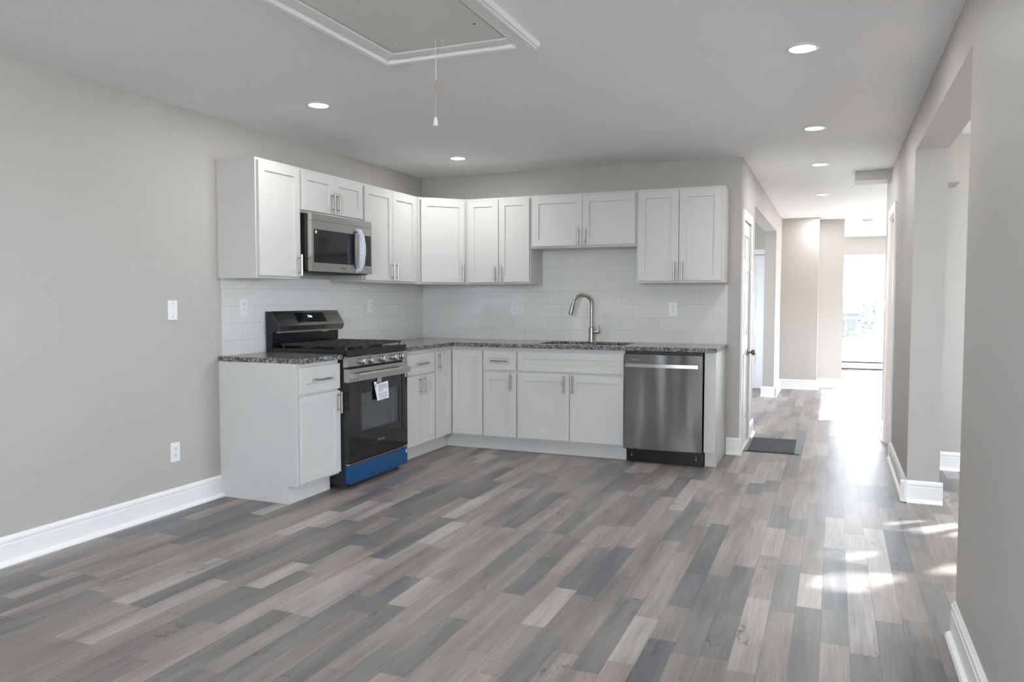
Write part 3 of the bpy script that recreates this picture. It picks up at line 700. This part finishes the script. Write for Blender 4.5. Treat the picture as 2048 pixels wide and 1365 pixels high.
for i in (0, n_): b.bm.faces.new((lo_[i], hi_[i], hb[i], lb[i]))
for x in (.022, DWW - .05): b.box((x, -.684, .756), (x + .022, -.658, .774))
b.build('door_handle', 'stainless', dd)
b = MB(); b.box((.040, -.6608, .800), (.128, -.6598, .812)); lb_ = b.build('label_strip', 'logo_dark', dd, False)
text('brand_mark', 'SAMSUNG', .0085, 'nickel', lb_, Matrix.Translation((.084, -.6610, .806)) @ RX90, .0002)
b = MB(); b.box((.018, -.590, .004), (DWW + .004, -.560, .114)); kk = b.build('kick_plate', 'black_enamel', t, False)
for x in (.05, DWW - .05):
    for dzz, rr_ in ((.052, .006), (.072, .0035)): b = MB(); b.cyl((x, -.594, dzz), (x, -.590, dzz), rr_, 10); b.build('screw', 'nickel', kk)

# ---------------------------------------------------------------- outlets, switches
def outlet(label, loc, rz, blank=False, cat='outlet', switch=False):
    t = thing('blank_cover_plate' if blank else ('light_switch' if switch else 'wall_outlet'), label, cat, loc, rz, None if blank or switch else 'duplex wall outlets')
    b = MB(); b.box((-.035, -.006, -.0575), (.035, 0, .0575), .002); b.build('plate', 'white_plastic', t)
    if blank:
        for z in (-.04, .04): b = MB(); b.cyl((0, -.0072, z), (0, -.0058, z), .0032, 10); b.build('screw', 'logo_grey', t)
    elif switch:
        b = MB(); b.box((-.016, -.010, -.033), (.016, -.006, .033), .002); b.build('rocker', 'white_plastic', t)
    else:
        for z in (-.0195, .0195):
            b = MB(); b.box((-.017, -.0085, z - .0145), (.017, -.006, z + .0145), .004); rc = b.build('receptacle', 'white_plastic', t)
            b = MB()
            for x in (-.0065, .0065): b.box((x - .0013, -.0090, z - .001), (x + .0013, -.0084, z + .008))
            b.cyl((0, -.0090, z - .007), (0, -.0084, z - .007), .0024, 8); b.build('slots', 'slot_dark', rc)
        b = MB(); b.cyl((0, -.0068, 0), (0, -.0055, 0), .0025, 8); b.build('screw', 'nickel', t)
    return t
outlet('white blank cover plate on the plain wall left of the cabinets', (0, -3.032, 1.203), PI / 2, True, 'cover plate')
outlet('white outlet low on the bare left wall above the baseboard', (0, -3.036, .354), PI / 2)
outlet('white outlet on the tiles just left of the range', (.010, -2.441, 1.215), PI / 2)
outlet('white outlet on the tiles between the range and the room corner', (.010, -.925, 1.212), PI / 2)
outlet('white outlet on the back tiles left of the faucet', (.955, -.010, 1.190), 0)
outlet('white outlet on the back tiles above the dishwasher', (2.385, -.010, 1.187), 0)
outlet('white wall switch in the hall past the left opening', (XH, 4.75, 1.46), PI / 2, cat='switch', switch=True)
outlet('small white switch plate on the right hall wall beyond the narrow doorway', (XR, 1.42, 1.20), -PI / 2, cat='switch', switch=True)

# ---------------------------------------------------------------- ceiling: lights, hatch, detector
def downlight(x, y, label):
    t = thing('ceiling_light', label, 'light', (x, y, H), 0, 'recessed round ceiling lights')
    b = MB(); b.lathe([(.056, -.0), (.076, -.0), (.076, -.003), (.070, -.007), (.058, -.008), (.056, -.004)], (0, 0, 0), seg=32); b.build('trim_ring', 'white_plastic', t)
    b = MB(); b.lathe([(0, -.001), (.057, -.001), (.057, -.005), (0, -.006)], (0, 0, 0), seg=32); b.build('lens', 'lamp_lens', t)
    l = bpy.data.lights.new('lamp', 'AREA'); l.shape = 'DISK'; l.size = .11; l.energy = DOWN; l.color = (1, .99, .975)
    o = bpy.data.objects.new('lamp', l); C.objects.link(o); o.parent = t; o.location = (0, 0, -.010)
downlight(.80, -2.67, 'round ceiling light above the range, in front of the left wall')
downlight(.79, -.82, 'round ceiling light near the room corner above the corner cabinet')
downlight(3.47, -2.68, 'round ceiling light nearest the camera on the right, by the wide opening')
downlight(3.48, -.90, 'round ceiling light just before the hall, right of the kitchen wall end')
downlight(3.49, .60, 'first round ceiling light inside the hall, before the beam stub')
downlight(3.48, 2.62, 'round ceiling light in the middle of the hall, behind the beam stub')
downlight(3.48, 4.93, 'farthest round ceiling light at the end of the hall')
downlight(.80, -5.2, 'unseen round ceiling light added on the left behind the attic hatch')  # this lamp and the next are out of view, added for lighting
downlight(3.47, -5.2, 'unseen round ceiling light added on the right above the camera')
t = thing('smoke_detector', 'white slotted smoke detector on the ceiling at the hall end', 'detector', (4.04, 5.62, H))
b = MB(); b.lathe([(0, 0), (.07, 0), (.07, -.012), (.064, -.018), (.060, -.036), (.05, -.042), (0, -.042)], (0, 0, 0)); sdm = b.build('housing', 'white_plastic', t)
b = MB()
for k in range(14):
    a = 2 * PI * k / 14; b.box((.0625 * math.cos(a) - .004, .0625 * math.sin(a) - .004, -.033), (.0625 * math.cos(a) + .004, .0625 * math.sin(a) + .004, -.021))
b.build('vent_slots', 'logo_grey', sdm, False)
t = thing('attic_hatch', 'white framed attic hatch panel in the ceiling with a pull cord', 'hatch', (1.99, -3.9, H))
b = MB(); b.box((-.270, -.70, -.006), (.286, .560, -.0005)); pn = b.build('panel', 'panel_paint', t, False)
b = MB(); b.box((-.278, -.70, -.0012), (-.270, .568, -.0004)); b.box((-.270, .560, -.0012), (.286, .568, -.0004)); b.box((.286, -.70, -.0012), (.293, .568, -.0004)); b.build('shadow_gap', 'slot_dark', t, False)  # flat black strips put the dark of the gap into colour
for (x, y) in ((-.20, .46), (.02, .50), (-.18, -.1), (.22, -.2)):
    b = MB(); b.cyl((x, y, -.0075), (x, y, -.0055), .006, 10); b.build('screw', 'white_plastic', pn)
b = MB(); b.cyl((.235, .36, -.0075), (.235, .36, -.0055), .006, 10); b.build('hole', 'slot_dark', pn)
CAS = [(0, -.0005), (0, -.008), (.003, -.011), (.052, -.015), (.056, -.010), (.068, -.010), (.070, -.018), (.074, -.026), (.088, -.030), (.096, -.024), (.104, -.024), (.108, -.010), (.108, -.0005)]
def frame_piece(p0, p1, out, mit0, mit1, ext=0):
    p0, p1, out = Vector(p0), Vector(p1), Vector(out); d = (p1 - p0).normalized(); b = MB()
    a_ = [b.bm.verts.new(p0 + out * o + Vector((0, 0, z)) - d * (o * mit0 + ext)) for o, z in CAS]
    c_ = [b.bm.verts.new(p1 + out * o + Vector((0, 0, z)) + d * (o * mit1)) for o, z in CAS]; k = len(a_)
    b.bm.faces.new(a_); b.bm.faces.new(c_)
    for i in range(k): b.bm.faces.new((a_[i], a_[(i + 1) % k], c_[(i + 1) % k], c_[i]))
    return b.build('frame_rail', 'trim_paint', t, False)
frame_piece((-.278, -.70, 0), (-.278, .568, 0), (-1, 0, 0), 1, 1)
frame_piece((-.277, .568, 0), (.292, .568, 0), (0, 1, 0), 1, 0)
frame_piece((.293, .695, 0), (.293, -.70, 0), (1, 0, 0), 0, 1)
frame_piece((.292, -.70, 0), (-.277, -.70, 0), (0, -1, 0), 1, 1)
t = thing('pull_cord', 'thin knotted pull cord hanging from the attic hatch with white knob', 'cord', (1.985, -3.43, H))
b = MB(); b.tube([(0, 0, -.0065), (.001, 0, -.10), (.002, 0, -.185)], .0018, 6); b.build('cord', 'white_plastic', t)
b = MB(); b.tube([(.002, 0, -.185), (-.002, 0, -.23), (.0, 0, -.28), (-.001, 0, -.35)], .0022, 6)
b.tube([(.002, 0, -.188), (.010, 0, -.194), (.004, .004, -.200), (.012, 0, -.206), (.020, 0, -.215)], .0024, 6); b.lathe([(0, -.196), (.006, -.192), (.006, -.186), (0, -.182)], (.002, 0, 0), seg=10); b.build('knotted_cord', 'cord_fibre', t)
b = MB(); b.lathe([(0, -.383), (.010, -.381), (.0105, -.372), (.0075, -.352), (.005, -.344), (0, -.343)], (-.001, 0, 0), seg=16); b.build('knob', 'white_plastic', t)

# ---------------------------------------------------------------- door mat and heater
t = thing('door_mat', 'dark ribbed rubber mat on the hall floor in front of the six-panel door', 'mat', (3.16, .52, 0), math.radians(1))
b = MB(); b.box((-.185, -.335, .0005), (.185, .335, .008), .002); b.build('ribbed_field', 'mat_ribs', t)
b = MB(); b.box((.186, -.337, .0005), (.226, .337, .006), .002); b.box((-.226, -.337, .0005), (-.186, .337, .006), .002); b.build('rubber_edge', 'mat_edge', t)
t = thing('baseboard_heater', 'long white baseboard heater under the far picture window', 'heater', (4.1, 8.998, 0))
b = MB(); b.prism([(-1.1, 0, .015), (-1.1, -.05, .015), (-1.1, -.066, .05), (-1.1, -.066, .115), (-1.1, -.045, .118), (-1.1, 0, .118)], (2.2, 0, 0)); b.build('cover', 'heater_white', t, False)
b = MB(); b.box((-1.1, -.050, .122), (1.1, -.002, .135)); b.box((-1.1, -.045, .002), (1.1, -.005, .013)); b.build('fin_slot', 'slot_dark', t, False)
b = MB(); b.prism([(-1.1, 0, .139), (-1.1, -.060, .139), (-1.1, -.05, .150), (-1.1, 0, .158)], (2.2, 0, 0)); b.build('top_cap', 'heater_white', t, False)

# ---------------------------------------------------------------- outdoors: yard beyond the far window, then the unseen added trees
b = MB(); b.box((-25, -40, -.45), (40, 60, -.40)); struct(b.build('ground', 'bounce_ground', smooth=False), 'yard outside the windows, whitened to bounce daylight indoors')
t = thing('yard_fence', 'thin dark metal rail fence in the yard beyond the far window', 'fence', (4, 14, -.40))
for x in [i * .5 - 3.0 for i in range(13)]:
    b = MB(); b.cyl((x - .1, 0, 0), (x - .1, 0, 1.78 if i else 1.78), .012, 8); b.build('post', 'fence_metal', t)
for z in (1.22, 1.78): b = MB(); b.cyl((-3.1, 0, z), (2.9, 0, z), .014, 8); b.build('rail', 'fence_metal', t)
t = thing('utility_pole', 'weathered wooden pole with a small blue sign beyond the far window', 'pole', (4.78, 16, -.40))
b = MB(); b.cyl((0, 0, 0), (0, 0, 7), .13, 14, .11); b.build('post', 'pole_grey', t)
b = MB(); b.box((.14, -.02, 2.05), (.36, .0, 2.40)); b.box((.05, -.012, 2.2), (.15, .0, 2.24)); b.build('sign', 'sign_blue', t, False)
t = thing('garden_shed', 'low bluish grey shed across the yard beyond the far window', 'shed', (2.6, 26, -.40))
b = MB(); b.box((-1.6, 0, 0), (2.15, 3, 1.15)); b.build('walls', 'house_blue', t, False)
b = MB(); b.prism([(-1.75, -.2, 1.15), (-1.75, 3.2, 1.15), (-1.75, 1.5, 1.62)], (4.05, 0, 0)); b.build('roof', 'asphalt_roof', t, False)
for x in (-.6, 1.2): b = MB(); b.box((x, -.03, .35), (x + .6, -.0, .95)); b.build('window', 'asphalt_roof', t, False)
# leaves cut from the two added trees so chosen sun patches reach the floor
GAPS = [(3.70, -2.77, .10, .12, 0), (3.84, -2.67, .10, .045, .2), (3.95, -2.865, .26, .05, .74), (4.16, -1.68, .20, .11, .1), (3.73, -2.35, .13, .045, .2), (4.15, -2.42, .08, .05, .3)]
def in_gap(p):
    k = p.z / .41; fx_, fy_ = p.x - .667 * k, p.y - .62 * k
    for (gx_, gy_, ra, rb, th) in GAPS:
        u, v_ = fx_ - gx_, fy_ - gy_
        if ((u * math.cos(th) + v_ * math.sin(th)) / ra) ** 2 + ((v_ * math.cos(th) - u * math.sin(th)) / rb) ** 2 < 1: return True
    return False
def shrub(name, label, cat, loc, rx, rz_, n, size, trunk=0, seed=1, group=None, rnd=None, mtl='leaf'):
    rnd = random.Random(seed); t = thing(name, label, cat, loc, 0, group); b = MB()
    zc = trunk + rz_ * .85
    for _ in range(n):
        while True:
            p = Vector((rnd.uniform(-1, 1), rnd.uniform(-1, 1), rnd.uniform(-1, 1)))
            if p.length > 1: continue
            p = Vector((p.x * rx, p.y * rx, zc + p.z * rz_))
            break
        a = Vector((rnd.gauss(0, 1), rnd.gauss(0, 1), rnd.gauss(0, 1))).normalized(); c = a.orthogonal().normalized(); e = a.cross(c)
        s_ = size * rnd.uniform(.6, 1.3)
        leaf_ = [p - c * s_, p + e * s_ * .45, p + c * s_, p - e * s_ * .45]
        if any(in_gap(q + Vector(loc)) for q in leaf_ + [p, p + c * s_ * .5, p - c * s_ * .5]): continue
        b.poly(leaf_)
    b.build('foliage', mtl, t, False)
    b = MB(); b.tube([(0, 0, 0), (.02, .01, zc * .5), (0, 0, zc)], [.03 + .03 * trunk, .03 + .02 * trunk, .015], 8)
    for k in range(5):
        a = k * 2 * PI / 5; b.tube([(0, 0, zc * .55), (rx * .5 * math.cos(a), rx * .5 * math.sin(a), zc)], [.02 + .01 * trunk, .008], 6)
    b.build('trunk', 'bark', t)
shrub('yard_bush', 'leafy green bush behind the fence beside the pole', 'bush', (4.66, 18.6, -.4), .34, .62, 700, .05, .55, 3, 'bushes in the front yard')
shrub('yard_bush', 'low green bush under the fence rail left of the pole', 'bush', (3.98, 15.0, -.4), .22, .24, 420, .035, .55, 4, 'bushes in the front yard')
shrub('yard_bush', 'green bush right of the pole at the window edge', 'bush', (5.55, 19.5, -.4), .45, 1.0, 900, .06, .1, 5, 'bushes in the front yard')
shrub('dapple_tree', 'unseen leafy tree added outside the side room window, nearer the house', 'tree', (6.95, 1.0, -.45), .72, .85, 3400, .07, 2.05, 11, 'added dapple trees')  # out of view, added to dapple the sun on the floor
shrub('dapple_tree', 'unseen leafy tree added outside the side room window, farther from the house', 'tree', (8.55, 1.83, -.45), .72, .85, 3400, .07, 2.16, 12, 'added dapple trees')  # second added tree, blocks more of the sun at that window
